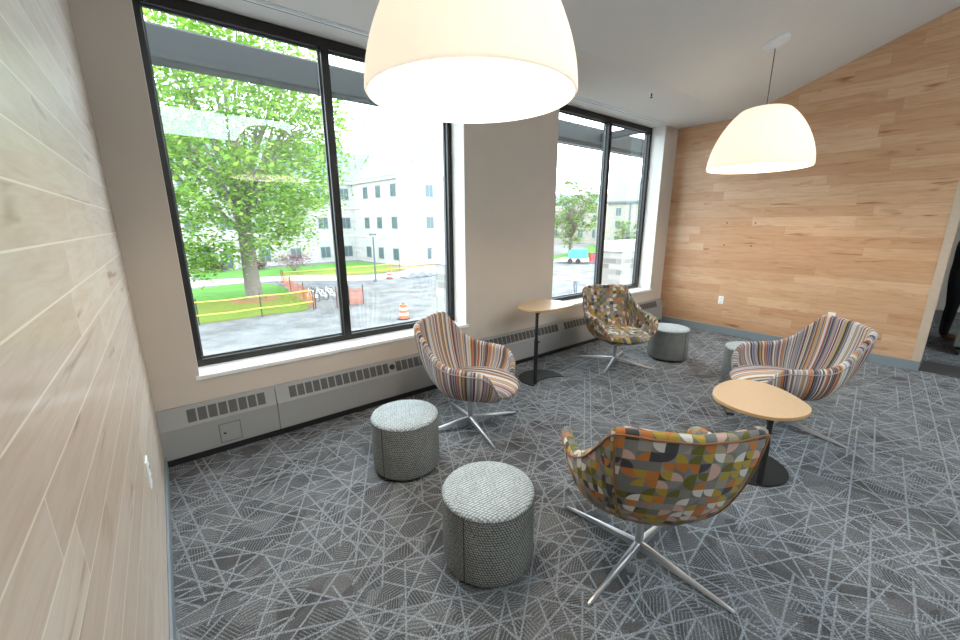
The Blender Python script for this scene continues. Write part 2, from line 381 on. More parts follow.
# right wall with pale end trim
b=nb(); prism(b,[(YW,0),(YW,ZC),(YC,ZC),(.25,zc(.25)),(.25,0)],0,XR,XR+.15); struct('wall_right',b,M['plank_r'])
b=nb(); prism(b,[(.318,.118),(.318,zc(.318)-.002),(.244,zc(.244)-.002),(.244,.118)],0,XR-.006,XR+.156); struct('trim_1',b,M['trimwood'])
b=nb(); box(b,XR-.011,XR,.25,YW-.07,0,.117); struct('baseboard_right',b,M['basegrey'],bevel=.003)
# far wall beyond the opening, wall behind the camera with a clerestory added for fill light
b=nb(); prism(b,[(YW,0),(YW,ZC),(YC,ZC),(YB,zc(YB)),(YB,0)],0,XE,XE+.1); struct('wall_hall',b,M['paint'])
CX=[(.2,3.3),(4.6,7.2)]
b=nb(); zt=zc(YB)
box(b,XL,XE,YB-.1,YB,0,3.75); box(b,XL,XE,YB-.1,YB,4.45,zt)
xs=[XL]+[v for p in CX for v in p]+[XE]
for i in range(0,len(xs),2): box(b,xs[i],xs[i+1],YB-.1,YB,3.75,4.45)
struct('wall_front',b,M['paint'])
for k,(a,c) in enumerate(CX):
    b=nb(); box(b,a,c,YB-.06,YB-.05,3.75,4.45); g=struct('window_%d'%(k+3),b,M['glass'])  # unseen clerestory glazing, added for daylight fill and the reflection in the panes
    b=nb()
    for (x0,x1,z0,z1) in [(a,c,3.75,3.79),(a,c,4.41,4.45),(a,a+.04,3.79,4.41),(c-.04,c,3.79,4.41),((a+c)/2-.02,(a+c)/2+.02,3.79,4.41)]: box(b,x0,x1,YB-.09,YB-.02,z0,z1)
    finish('window_frame',b,M['bronze'],g)
# ceiling: flat strip by the windows, then a slope rising into the room
SKX=[(.5,3.6),(4.2,7.3)]; SY0,SY1=-1.3,-4.3  # added skylight openings behind the camera, to fill the room with daylight
def cseg(b,y0,y1,x0,x1): prism(b,[(y0,zc(y0)),(y1,zc(y1)),(y1,zc(y1)+.2),(y0,zc(y0)+.2)],0,x0,x1)
b=nb(); prism(b,[(YW+.35,ZC),(YC,ZC),(YC,ZC+.2),(YW+.35,ZC+.2)],0,XL-.15,XE+.1)
cseg(b,YC,SY0,XL-.15,XE+.1); cseg(b,SY1,YB-.1,XL-.15,XE+.1)
xs=[XL-.15]+[v for p in SKX for v in p]+[XE+.1]
for i in range(0,len(xs),2): cseg(b,SY0,SY1,xs[i],xs[i+1])
struct('ceiling',b,M['ceil'])
for k,(a,c) in enumerate(SKX):
    b=nb(); prism(b,[(SY0,zc(SY0)+.15),(SY1,zc(SY1)+.15),(SY1,zc(SY1)+.16),(SY0,zc(SY0)+.16)],0,a,c); struct('window_%d'%(k+5),b,M['glass'])  # unseen skylight pane, added as a daylight source

# windows
def window(idx,x0,x1,mull):
    b=nb(); fw=.052; y0,y1=YF,YF+.10
    box(b,x0,x1,y0,y1,ZS,ZS+.056); box(b,x0,x1,y0,y1,ZC-.078,ZC-.0015)
    box(b,x0,x0+.045,y0,y1,ZS+.056,ZC-.078); box(b,x1-fw,x1,y0,y1,ZS+.056,ZC-.078)
    fr=struct('window_%d'%idx,b,M['bronze'],bevel=.004)
    b=nb(); box(b,mull-.035,mull+.03,y0-.004,y1,ZS+.05,ZC-.07); finish('mullion',b,M['bronze'],fr,bevel=.004)
    for a,c in ((x0+.045,mull-.035),(mull+.03,x1-fw)):
        b=nb(); box(b,a+.001,c-.001,YF+.066,YF+.074,ZS+.057,ZC-.079); finish('glass_pane',b,M['glass'],fr)
        b=nb(); t=.012
        for (p,q,r,s) in [(a,c,ZS+.056,ZS+.056+t),(a,c,ZC-.078-t,ZC-.078),(a,a+t,ZS+.056+t,ZC-.078-t),(c-t,c,ZS+.056+t,ZC-.078-t)]: box(b,p+.0005,q-.0005,YF+.045,YF+.066,r,s)
        finish('glazing_bead',b,M['steelg'],fr)
    # white sill and reveal liners
    b=nb(); box(b,x0-.02,x1+.02,YW-.018,YW-.0005,ZS-.028,ZS); box(b,x0,x1,YW-.0005,YF,ZS-.028,ZS); finish('window_sill',b,M['sill'],fr)
    b=nb(); box(b,x1-.004,x1,YW+.002,YF,ZS,ZC); finish('reveal_liner',b,M['reveal'],fr)
    b=nb(); box(b,x0,x0+.003,YW+.002,YF,ZS,ZC); finish('reveal_liner',b,M['reveal'],fr)
window(1,W1[0],W1[1],1.275); window(2,W2[0],W2[1],5.262)

# linear slot diffusers in the ceiling above each window
def diffuser(x0,x1,label):
    t=thing('linear_air_diffuser',label,'ceiling vent',((x0+x1)/2,3.375,ZC),0,'slot diffusers along the window head'); w=(x1-x0)/2
    b=nb(); box(b,-w,w,-.035,.018,-.006,0); finish('flange',b,M['metalw'],t,bevel=.002)
    b=nb(); box(b,-w,w,.019,.032,-.003,0); finish('slot',b,M['dark'],t)
    n=5
    for k in range(n):
        a=-w+2*w*k/n+.01; b=nb(); box(b,a,a+2*w/n-.02,-.02,.006,-.010,-.006); finish('vane',b,M['metalw'] if k%2 else M['white'],t)
diffuser(.0,3.2,'long white slot air diffuser in ceiling above the large left window')
diffuser(3.55,6.36,'long white slot air diffuser in ceiling above the narrow right window')
t=thing('fire_sprinkler','small metal sprinkler head hanging from the flat ceiling between the two pendant lamps','sprinkler',(4.70,2.735,ZC))
b=nb(); lathe(b,[(0,.004),(.034,.004),(.03,-.008),(0,-.008)],20); finish('escutcheon',b,M['white'],t,smooth='auto')
b=nb(); lathe(b,[(0,-.008),(.010,-.008),(.008,-.035),(.003,-.05),(0,-.05)],12); finish('nozzle',b,M['steelg'],t,smooth='auto')
b=nb(); lathe(b,[(0,-.050),(.017,-.050),(.017,-.056),(0,-.056)],12); finish('deflector',b,M['steelg'],t)

# ------------------------------------------------------------------ baseboard heater
H=thing('baseboard_heater','long grey metal heater running along the floor under both windows','heater',(0,YW,0))
hz0,hzk,hzt,hd=.059,.288,.425,.066
secs=[(XL+.001,.545),(.549,4.05),(4.054,XR-.012)]
for a,c in secs:
    b=nb(); prism(b,[(0,hz0),(0,hzt),(-.012,hzt),(-.016,hzt-.003),(-hd+.003,hzk+.004),(-hd,hzk-.004),(-hd,hz0)],0,a,c); finish('casing',b,M['heater'],H,bevel=.002)
b=nb(); box(b,XL+.001,XR-.012,-hd+.022,0,0,hz0); finish('toe_kick',b,M['dark'],H)
ny,nz=-(hzt-hzk),-0.0
d=Vector((0,-(hd-.016),-(hzt-hzk-.003))).normalized(); nrm=Vector((0,-abs(d.z),abs(d.y)))
def slope_pt(x,s,o): # s: distance down the slanted face, o: lift off
    p=Vector((x,-.016,hzt-.003))+d*s+nrm*o; return p
cells=[]
for a,c in ((-.045,.475),(.645,1.545),(1.615,4.0),(4.12,6.56)):
    n=round((c-a)/.0655); w=(c-a)/n
    for k in range(n): cells.append((a+w*k+.0055,a+w*(k+1)-.0055,n))
groups={}
for c in cells: groups.setdefault(c[2],[]).append(c)
for g in groups.values():
    b=nb()
    for a,c,_ in g:
        q=[slope_pt(a,.028,.0012),slope_pt(c,.028,.0012),slope_pt(c,.122,.0012),slope_pt(a,.122,.0012)]
        q2=[slope_pt(a,.028,-.004),slope_pt(c,.028,-.004),slope_pt(c,.122,-.004),slope_pt(a,.122,-.004)]
        A=[b.verts.new(v) for v in q]; B=[b.verts.new(v) for v in q2]
        b.faces.new(A); b.faces.new(B[::-1])
        for i in range(4): b.faces.new([A[i],B[i],B[(i+1)%4],A[(i+1)%4]])
    finish('grille',b,M['grille'],H)
b=nb(); box(b,.138,.272,-hd-.003,-hd,.088,.232); dr=finish('access_door',b,M['heater'],H,bevel=.0015)
b=nb(); box(b,.134,.276,-hd-.0012,-hd+.001,.084,.236); finish('door_gap',b,M['darkslot'],dr)
b=nb(); box(b,.158,.176,-hd-.007,-hd-.003,.152,.164); finish('latch',b,M['dark'],dr)
kp=slope_pt(1.58,.07,0)
b=nb(); lathe(b,[(0,0),(.026,0),(.026,.010),(.020,.016),(0,.016)],20); kb=finish('control_knob',b,M['dark'],H,smooth='auto'); kb.location=kp; kb.rotation_euler=nrm.to_track_quat('Z','Y').to_euler()

# ------------------------------------------------------------------ outlets and wall fixings
def outlet(loc,rz,label,big=1.):
    t=thing('electrical_outlet',label,'outlet',loc,rz)
    b=nb(); box(b,-.037*big,.037*big,-.007,0,-.06*big,.06*big); p=finish('cover_plate',b,M['white'],t,bevel=.003)
    for s in (-1,1):
        b=nb(); box(b,-.017,.017,-.010,-.007,s*.027-.014,s*.027+.014); f=finish('socket',b,M['white'],t,bevel=.003)
        b=nb(); box(b,-.008,-.005,-.0106,-.010,s*.027-.006,s*.027+.008); box(b,.005,.008,-.0106,-.010,s*.027-.006,s*.027+.008); finish('slot',b,M['darkslot'],f)
outlet((XR,2.45,.53),-PI/2,'white outlet low on the plank wall, left of the striped armchair back')
outlet((XR,1.109,.50),-PI/2,'white outlet low on the plank wall, just above the top of the striped armchair')
outlet((XL,2.25,.575),PI/2,'white outlet on the pale left plank wall close to the camera',1.15)
for k,(y,z,w) in enumerate([(2.517,1.705,'upper left'),(2.142,1.703,'upper right'),(2.154,1.376,'lower right'),(2.516,1.377,'lower left')]):
    b=nb(); lathe(b,[(0,0),(.011,0),(.009,.005),(0,.006)],12); o=finish('wall_screw',b,M['darkslot'],smooth='auto',loc=(XR,y,z)); o.rotation_euler=(0,-PI/2,0)
    tag(o,'small dark screw head in the plank wall, %s corner of a square of four'%w,'screw','four screws in the plank wall')

# ------------------------------------------------------------------ pendant lamps
def pendant(x,y,zr,label,R=.482,HH=.575,tilt=0):
    t=thing('pendant_lamp',label,'lamp',(x,y,zr),0,'dome pendant lamps')
    prof=[]; n=22
    for k in range(n+1):
        u=k/n; z=HH*math.sin(u*PI/2); r=.205+(R-.205)*(1-(z/HH)**1.75)**.80 if u<1 else .205
        prof.append((r,z))
    prof[0]=(R*.985,0); prof.insert(1,(R,.012)); prof=[q if i<2 else (min(q[0],R-.0015*i),q[1]+.012*(1-q[1]/HH)) for i,q in enumerate(prof)]
    outer=prof+[(.17,HH+.012),(.02,HH+.02)]
    inner=[(max(r-.008,.012),max(z-.008,0)) for r,z in outer[::-1]]
    b=nb(); lathe(b,outer+inner,64,close=True); finish('lamp_shade',b,M['shade'],t,smooth=True)
    b=nb(); lathe(b,[(0,HH-.05),(.03,HH-.05),(.035,HH-.16),(.0,HH-.16)],20); finish('socket',b,M['metalw'],t,smooth='auto')
    b=nb(); lathe(b,[(0,HH-.16),(.03,HH-.165),(.055,HH-.22),(.05,HH-.27),(0,HH-.30)],20); finish('bulb',b,M['bulb'],t,smooth=True)
    zceil=zc(y)-zr
    b=nb(); tube(b,[(0,0,HH+.018),(0,0,zceil-.03)],.0045,8); finish('cord',b,M['steelg'],t)
    b=nb(); lathe(b,[(0,.0),(.118,.0),(.118,-.020),(.105,-.036),(.045,-.046),(.018,-.06),(0,-.06)],32); o=finish('ceiling_canopy',b,M['metalw'],t,smooth='auto'); o.location=(0,0,zceil); o.rotation_euler=(-math.atan(SL),0,0)
    L=bpy.data.lights.new('lamp_light','POINT'); L.energy=28; L.color=(1,.85,.68); L.shadow_soft_size=.07
    lo=bpy.data.objects.new('lamp_light',L); COL.objects.link(lo); lo.parent=t; lo.location=(0,0,.20)
    return t
pendant(1.235,1.62,2.27,'large glowing white dome pendant lamp, the nearer one in front of the left window')
pendant(5.13,1.69,2.27,'glowing white dome pendant lamp hanging in front of the wood plank wall')

# ------------------------------------------------------------------ swivel armchairs
def catmull(P,n):
    out=[]
    for i in range(len(P)-1):
        p0=P[max(i-1,0)];p1=P[i];p2=P[i+1];p3=P[min(i+2,len(P)-1)]
        for k in range(n):
            t=k/n; out.append(tuple(.5*((2*b)+(-a+c)*t+(2*a-5*b+4*c-d)*t*t+(-a+3*b-3*c+d)*t**3) for a,b,c,d in zip(p0,p1,p2,p3)))
    out.append(P[-1]); return out
RIM=[(.33,0,.350),(.325,.17,.357),(.325,.27,.41),(.305,.335,.51),(.235,.380,.585),(.10,.402,.600),(-.06,.400,.618),(-.185,.370,.69),(-.275,.335,.80),(-.352,.300,.893),(-.412,.16,.903),(-.435,0,.900)]
def chair_shell(name,mat,parent,mode):
    half=catmull(RIM,4)
    rim=[Vector(p) for p in half]+[Vector((p[0],-p[1],p[2])) for p in half[-2:0:-1]]
    n=len(rim); T=14
    arc=[0.]
    for i in range(n): arc.append(arc[-1]+(rim[(i+1)%n]-rim[i]).length)
    # shift so the seam sits at the front centre
    def prof(r,t):
        back=min(1,max(0,(-r.x-.15)/.2)); k=.93-.10*back
        p0=Vector((r.x*.16+.0,r.y*.16,.310)); c=Vector((r.x*k,r.y*(k+.02),.282+.02*back)); 
        return p0*(1-t)**2+c*2*t*(1-t)+r*t*t
    G=[[prof(rim[i],(j/T)**.85) for j in range(T+1)] for i in range(n)]
    def nor(i,j):
        a=G[(i+1)%n][j]-G[i-1][j]; c=G[i][min(j+1,T)]-G[i][max(j-1,0)]
        v=a.cross(c); v.normalize(); return -v if v.dot(G[i][j]-Vector((0,0,.55)))<0 else v
    b=nb(); uvl=b.loops.layers.uv.new('UVMap')
    rows=[]; vl=[]
    for i in range(n):
        r=rim[i]; arm=max(0,1-abs(r.x-.03)/.3)
        col_=[];vv=[]; L=0
        for j in range(T+1):
            if j: L+=(G[i][j]-G[i][j-1]).length
            col_.append(G[i][j]); vv.append(L)
        nr=nor(i,T); tg=(G[i][T]-G[i][T-1]).normalized(); th=.045+.018*arm
        for a in (45,90,135):
            q=math.radians(a); col_.append(G[i][T]-nr*(th/2*(1-math.cos(q)))+tg*(th*.55*math.sin(q))); vv.append(L+a/180*th*1.6)
        L+=th*1.6
        for j in range(T,1,-1):
            tt=th*(.65+.35*j/T) ; p=G[i][j]-nor(i,j)*tt
            if j<T: L+=(G[i][j+1]-G[i][j]).length
            col_.append(p); vv.append(L)
        rows.append([b.verts.new(p) for p in col_]); vl.append(vv)
    K=len(rows[0])
    # orientation for mosaic uv : sides follow x, back follows y
    for i in range(n):
        i2=(i+1)%n; mid=(rim[i]+rim[i2])/2; back=mid.x<-.36 and abs(mid.y)<.30
        for k in range(K-1):
            f=b.faces.new([rows[i][k],rows[i2][k],rows[i2][k+1],rows[i][k+1]])
            for lp,(ii,kk) in zip(f.loops,[(i,k),(i+1,k),(i+1,k+1),(i,k+1)]):
                if mode=='stripe': lp[uvl].uv=(arc[ii],vl[ii%n][kk])
                else:
                    p=rows[ii%n][kk].co
                    if back: lp[uvl].uv=(p.y+3,vl[ii%n][kk]+.3)
                    elif mid.x>.31: lp[uvl].uv=(p.y+9,vl[ii%n][kk])
                    else: lp[uvl].uv=(arc[ii]+6,vl[ii%n][kk])
    b.faces.new([rows[i][0] for i in range(n)])
    o=finish(name,b,mat,parent,smooth=True)
    return o,G,rim
def make_chair(kind,label,group):
    t=thing('swivel_armchair',label,'armchair',(0,0,0),0,group)
    fm=M['stripe'] if kind=='stripe' else M['mosaic']
    sh,G,rim=chair_shell('shell',fm,t,kind); n=len(rim)
    pm=M['pipe_o'] if kind=='mosaic' else M['pipe_g']
    b=nb(); tube(b,[G[i][-1]*1.0+ (G[i][-1]-Vector((0,0,.5))).normalized()*.003 for i in range(n)],.0045,6,closed=True); pr=finish('piping',b,pm,sh,smooth=True)
    ic=9*4
    for k in (ic,n-ic):
        b=nb(); tube(b,[p+Vector((p.x,p.y,0)).normalized()*.002 for p in G[k][2:]],.0045,6); finish('corner_piping',b,pm,sh,smooth=True)
    # seat cushion: rounded pad, fuller and lower at the front
    b=nb(); uvl=b.loops.layers.uv.new('UVMap'); A,Rn=48,14; rings=[]
    for j in range(Rn+1):
        ph=-PI/2+PI*j/Rn; cr=math.cos(ph)**.55 if 0<j<Rn else 0; sz=math.sin(ph); ring=[]
        for i in range(A):
            a=2*PI*i/A; ca,sa=math.cos(a),math.sin(a); e=2/2.7
            x=math.copysign(abs(ca)**e,ca); y=math.copysign(abs(sa)**e,sa)
            lw=1. if sz>0 else 1-.28*abs(sz)
            X=.045+x*cr*lw*(.365 if x>0 else .29); Y=y*cr*lw*(.318-.03*max(0,-x))
            z=.398+sz*(.066 if sz>0 else .058)+.012*max(0,x)*cr*0-.012*max(0,-x)*cr
            if x>.55: z-=.030*((x-.55)/.45)*cr
            ring.append(Vector((X,Y,z)))
        rings.append(ring)
    V=[[b.verts.new(p) for p in r] if 0<j<Rn else [b.verts.new(sum(r,Vector())/A)] for j,r in enumerate(rings)]
    for j in range(Rn):
        for i in range(A):
            i2=(i+1)%A
            if j==0: q=[V[0][0],V[1][i2],V[1][i]]
            elif j==Rn-1: q=[V[j][i],V[j][i2],V[Rn][0]]
            else: q=[V[j][i],V[j][i2],V[j+1][i2],V[j+1][i]]
            f=b.faces.new(q)
            for lp in f.loops:
                p=lp.vert.co
                if kind=='stripe': lp[uvl].uv=(p.y*1.+5,p.x)
                else: lp[uvl].uv=(p.y+1.3,p.x+(p.z*.9 if p.x>.3 else 0)+2)
    finish('seat_cushion',b,fm,t,smooth=True)
    b=nb(); lathe(b,[(0,.235),(.05,.24),(.10,.262),(.12,.300),(0,.31)],24); finish('seat_plate',b,M['black_metal'],t,smooth=True)
    b=nb(); lathe(b,[(0,.045),(.021,.045),(.021,.10),(.0205,.235),(.026,.26),(0,.26)],20); finish('column',b,M['alu'],t,smooth='auto')
    for k in range(4):
        b=nb(); a=PI/2*k; ca,sa=math.cos(a),math.sin(a); secs_=[]
        for s,(r,w,z0,z1) in enumerate([(.010,.018,.035,.080),(.10,.016,.033,.068),(.25,.013,.022,.047),(.40,.010,.008,.026),(.452,.008,.004,.016),(.458,.005,.006,.012)]):
            ring=[]
            for (o_,z_) in [(-w,z0),(w,z0),(w*.85,z1-.006),(w*.35,z1),(-w*.35,z1),(-w*.85,z1-.006)]:
                ring.append(b.verts.new((r*ca-o_*sa,r*sa+o_*ca,z_)))
            secs_.append(ring)
        for A_,B_ in zip(secs_[:-1],secs_[1:]):
            for q in range(6): b.faces.new([A_[q],A_[(q+1)%6],B_[(q+1)%6],B_[q]])
        b.faces.new(secs_[0][::-1]); b.faces.new(secs_[-1])
        lg=finish('leg',b,M['alu'],t,smooth='auto')
        b=nb(); lathe(b,[(0,0),(.009,0),(.009,.006),(0,.006)],12,c=(.438*ca,.438*sa,0)); finish('glide',b,M['dark'],lg)
    return t
def place(o,x,y,face,base):
    o.location=(x,y,0); o.rotation_euler=(0,0,math.radians(face))
    for c in o.children:
        if c.name.split('.')[0] in('leg',):
            c.rotation_euler=(0,0,math.radians(base-face))
c1=make_chair('stripe','multicolour striped swivel armchair under the left window, beside the two grey ottomans','striped swivel armchairs')
c3=copy_tree(c1,'multicolour striped swivel armchair by the plank wall, behind the low wooden table')
c2=make_chair('mosaic','orange, olive and grey mosaic swivel armchair in front of the far narrow window','mosaic swivel armchairs')
c4=copy_tree(c2,'grey, orange and olive mosaic swivel armchair in the foreground, back to the camera')
place(c1,1.893,2.535,-56,78); place(c2,4.254,2.659,-116,19); place(c3,3.99,.845,131,82); place(c4,1.741,.86,51,3)

# ------------------------------------------------------------------ ottomans
def make_ottoman(label):
    t=thing('cylinder_ottoman',label,'ottoman',(0,0,0),0,'round grey ottomans'); R=.235
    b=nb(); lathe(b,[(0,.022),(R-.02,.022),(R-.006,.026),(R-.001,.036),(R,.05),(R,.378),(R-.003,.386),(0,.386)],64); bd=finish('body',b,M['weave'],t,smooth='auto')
    b=nb(); lathe(b,[(R-.004,.380),(R+.003,.383),(R+.003,.388),(R-.004,.391)],64,close=True); finish('seam_piping',b,M['weave'],bd,smooth=True)
    for a in (PI*1.12,PI*.35):
        b=nb(); tube(b,[((R+.0005)*math.cos(a),(R+.0005)*math.sin(a),z) for z in (.03,.2,.382)],.003,6); finish('side_seam',b,M['dark'],bd)
    b=nb(); lathe(b,[(0,.3855),(R-.003,.3855),(R-.001,.393),(R-.006,.402),(R-.02,.408),(R-.07,.412),(0,.414)],64); finish('seat_top',b,M['weave_lit'],t,smooth=True)
    b=nb(); lathe(b,[(0,0),(R-.035,0),(R-.03,.023),(0,.023)],40); finish('plinth',b,M['dark'],t,smooth='auto')
    return t
o2=make_ottoman('round grey dotted ottoman nearest the camera, at the bottom centre of the photo'); o2.location=(1.117,1.351,0)
o1=copy_tree(o2,'round grey dotted ottoman close to the left window wall, beside the striped armchair'); o1.location=(1.171,2.343,0)
o3=copy_tree(o2,'round grey ottoman in the far corner beside the mosaic armchair'); o3.location=(4.965,2.347,0); o3.rotation_euler=(0,0,1.)
o4=copy_tree(o2,'grey ottoman mostly hidden behind the striped armchair at the plank wall'); o4.location=(4.80,1.385,0); o4.rotation_euler=(0,0,2.)

# ------------------------------------------------------------------ side tables
def smooth_poly(P,n=8):
    N_=len(P); out=[]
    for i in range(N_):
        p0,p1,p2,p3=P[i-1],P[i],P[(i+1)%N_],P[(i+2)%N_]
        for k in range(n):
            t=k/n; out.append(tuple(.5*((2*b)+(-a+c)*t+(2*a-5*b+4*c-d)*t*t+(-a+3*b-3*c+d)*t**3) for a,b,c,d in zip(p0,p1,p2,p3)))
    return out
def table(label,top,pole,base_c,z,mirror,lever):
    t=thing('side_table',label,'table',(pole[0],pole[1],0),0,'laptop side tables'); ox,oy=pole
    pts=smooth_poly([(x-ox,y-oy) for x,y in top])
    b=nb(); prism(b,pts,2,z-.024,z); 
    for f in b.faces: f.material_index=0 if (abs(f.normal.z)>.9 or len(f.verts)>4) else 1
    bm_=b; tp=finish('tabletop',bm_,[M['lam'],M['edge']],t,bevel=.004)
    b=nb(); cx=sum(p[0] for p in pts)/len(pts); cy=sum(p[1] for p in pts)/len(pts)
    dx,dy=cx,cy; L=math.hypot(dx,dy); ang=math.atan2(dy,dx)
    bmesh.ops.create_cube(b,size=1,matrix=Matrix.Rotation(ang,4,'Z')@Matrix.Translation((L*.55,0,z-.033))@Matrix.Diagonal((L*1.1,.04,.016,1)))
    finish('support_arm',b,M['black_metal'],t,bevel=.003)
    b=nb(); tube(b,[(0,0,.012),(0,0,z*.62)],.021,20); finish('lower_pole',b,M['black_metal'],t,smooth='auto')
    b=nb(); tube(b,[(0,0,z*.62),(0,0,z-.024)],.0165,20); finish('upper_pole',b,M['black_metal'],t,smooth='auto')
    if lever is None:
        b=nb(); lathe(b,[(0,0),(.009,0),(.011,.02),(0,.022)],12); k=finish('lock_knob',b,M['dark'],t,smooth='auto'); k.location=(.02,-.004,z*.58); k.rotation_euler=(0,PI/2,0)
    else:
        b=nb(); bmesh.ops.create_cube(b,size=1,matrix=Matrix.Translation((lever[0]-ox,lever[1]-oy,z-.034))@Matrix.Rotation(lever[2],4,'Z')@Matrix.Diagonal((.15,.045,.022,1))); finish('height_lever',b,M['dark'],t,bevel=.004)
    # round base plate with a crescent bite
    bx,by=base_c[0]-ox,base_c[1]-oy; R=.258; P=[]
    a0,a1=base_c[2],base_c[3]
    nn=40
    for k in range(nn+1):
        a=a0+(a1-a0)*k/nn; P.append((bx+R*math.cos(a),by+R*math.sin(a)))
    s,e=Vector(P[-1]),Vector(P[0]); md=(s+e)/2; toc=(Vector((bx,by))-md); toc=toc.normalized()*.085
    for k in range(1,16):
        u=k/16; q=s.lerp(e,u)+toc*(4*u*(1-u)); P.append((q.x,q.y))
    b=nb(); prism(b,P,2,0,.011); finish('base_plate',b,M['black_metal'],t,bevel=.003)
T1=[(3.03,3.15),(3.16,3.23),(3.36,3.25),(3.52,3.20),(3.60,3.02),(3.60,2.85),(3.50,2.755),(3.30,2.74),(3.10,2.745),(2.97,2.80),(2.93,2.92),(2.95,3.06)]
table('tall wooden-topped side table on a black pole, against the wall between the windows',T1,(2.965,2.79),(3.15,2.865,math.radians(-30),math.radians(205)),.82,False,None)
T2=[(2.88,1.00),(3.08,1.06),(3.30,1.03),(3.41,.91),(3.38,.74),(3.24,.57),(3.13,.51),(2.98,.52),(2.84,.60),(2.78,.72),(2.79,.87)]
T2=[(x*1.025,y*1.03) for x,y in T2]
table('low wooden-topped side table with black pole, between the two right armchairs',T2,(2.90,.662),(3.08,.81,math.radians(190),math.radians(400)),.50,True,(2.865,.90,.55))

# ------------------------------------------------------------------ people
def person(name,label,mat,loc,rz,pose,hairmat,helmet=None,skin=None,scale=1.,vest=None):
    t=thing(name,label,'person',loc,rz); t.scale=(scale,)*3
    J=pose; verts=[];edges=[];rad=[]
    idx={}
    def add(k,p,r,par=None):
        idx[k]=len(verts); verts.append(p); rad.append(r)
        if par is not None: edges.append((idx[par],idx[k]))
    add('pel',(0,0,.96),(.13,.165)); add('waist',(0,0,1.10),(.105,.145),'pel'); add('chest',(.0,0,1.30),(.12,.175),'waist'); add('sh',(0,0,1.44),(.085,.12),'chest')
    add('neck',(.01,0,1.52),(.055,.055),'sh'); add('jaw',(.025,0,1.60),(.075,.068),'neck'); add('head',(.02,0,1.69),(.10,.082),'jaw'); add('crown',(.01,0,1.755),(.07,.06),'head')
    for s,S in ((1,'L'),(-1,'R')):
        add('hip'+S,(0,s*.10,.90),(.10,.095),'pel'); kx,ax=J['leg'+S]
        add('kn'+S,(kx,s*.11,.50),(.062,.062),'hip'+S); add('calf'+S,((kx+ax)/2,s*.115,.34),(.058,.056),'kn'+S); add('an'+S,(ax,s*.115,.09),(.04,.038),'calf'+S)
        add('heel'+S,(ax+.01,s*.118,.045),(.042,.04),'an'+S); add('toe'+S,(ax+.15,s*.125,.035),(.032,.042),'heel'+S)
        add('shp'+S,(0,s*.18,1.42),(.062,.062),'sh'); e,w=J['arm'+S]
        add('el'+S,(e[0],s*e[1],e[2]),(.043,.043),'shp'+S); add('wr'+S,(w[0],s*w[1],w[2]),(.028,.028),'el'+S)
        d=(Vector((w[0],s*w[1],w[2]))-Vector((e[0],s*e[1],e[2]))).normalized(); W=Vector((w[0],s*w[1],w[2]))
        add('pa'+S,tuple(W+d*.07),(.018,.036),'wr'+S)
        sd=d.cross(Vector((0,1,0))).normalized() if abs(d.y)<.9 else Vector((0,0,1))
        for q,(off,ln) in enumerate([(-.03,.07),(-.01,.085),(.01,.08),(.028,.062)]):
            p1=W+d*.085+sd*off; add('f%d'%q+S,tuple(p1+d*ln*.5),(.010,.010),'pa'+S); add('g%d'%q+S,tuple(p1+d*ln+Vector((0,-s*.02,0))),(.008,.008),'f%d'%q+S)
        add('th'+S,tuple(W+d*.05+sd*(-.05)),(.011,.011),'wr'+S)
    me=bpy.data.meshes.new('body'); me.from_pydata(verts,edges,[]); o=bpy.data.objects.new('body',me); COL.objects.link(o); o.parent=t
    me.materials.append(mat)
    sk=o.modifiers.new('skin','SKIN'); sk.use_smooth_shade=True
    for i,sv in enumerate(me.skin_vertices[0].data): sv.radius=rad[i]; sv.use_root=(i==0)
    sb=o.modifiers.new('sub','SUBSURF'); sb.levels=2; sb.render_levels=2
    # hair or helmet
    if helmet:
        b=nb(); lathe(b,[(.150,1.70),(.145,1.705),(.118,1.72),(.112,1.77),(.085,1.83),(0,1.855)],24,c=(.02,0,0)); finish('hard_hat',b,helmet,t,smooth='auto')
    else:
        b=nb(); bmesh.ops.create_uvsphere(b,u_segments=20,v_segments=12,radius=.112,matrix=Matrix.Translation((-.005,0,1.725))@Matrix.Diagonal((1,.88,.95,1)))
        bmesh.ops.delete(b,geom=[v for v in b.verts if v.co.x>.045 and v.co.z<1.76],context='VERTS'); h=finish('hair',b,hairmat,t,smooth=True); sm=h.modifiers.new('s','SOLIDIFY'); sm.thickness=.012
    for s in(-1,1):
        b=nb(); bmesh.ops.create_uvsphere(b,u_segments=8,v_segments=6,radius=.012,matrix=Matrix.Translation((.108,s*.032,1.69))); finish('eye',b,M['dark'],t)
    b=nb(); bmesh.ops.create_cone(b,segments=8,radius1=.018,radius2=.006,depth=.035,cap_ends=True,matrix=Matrix.Translation((.118,0,1.665))@Matrix.Rotation(PI/2,4,'Y')); finish('nose',b,skin,t,smooth=True)
    for s in(-1,1):
        b=nb(); bmesh.ops.create_uvsphere(b,u_segments=8,v_segments=6,radius=.028,matrix=Matrix.Translation((.01,s*.088,1.675))@Matrix.Diagonal((.6,.4,1,1))); finish('ear',b,skin,t,smooth=True)
    return t
skin=plain('skin_tone',(.50,.30,.20),.6); hair=plain('dark_hair',(.02,.014,.01),.7)
M['p1']=person_mat('dark_clothes_brown_shoes',[(.085,(.10,.045,.02)),(.94,(.008,.010,.018)),(1.50,(.012,.012,.016)),(9,(.50,.30,.20))])
stand={'legL':(.02,0),'legR':(-.02,-.03),'armL':((.02,.27,1.15),(.20,.22,1.02)),'armR':((.0,.27,1.15),(.16,.22,.98))}
walk={'legL':(.14,.12),'legR':(.02,-.20),'armL':((-.08,.28,1.16),(.02,.30,.92)),'armR':((.06,.28,1.16),(.22,.26,.98))}
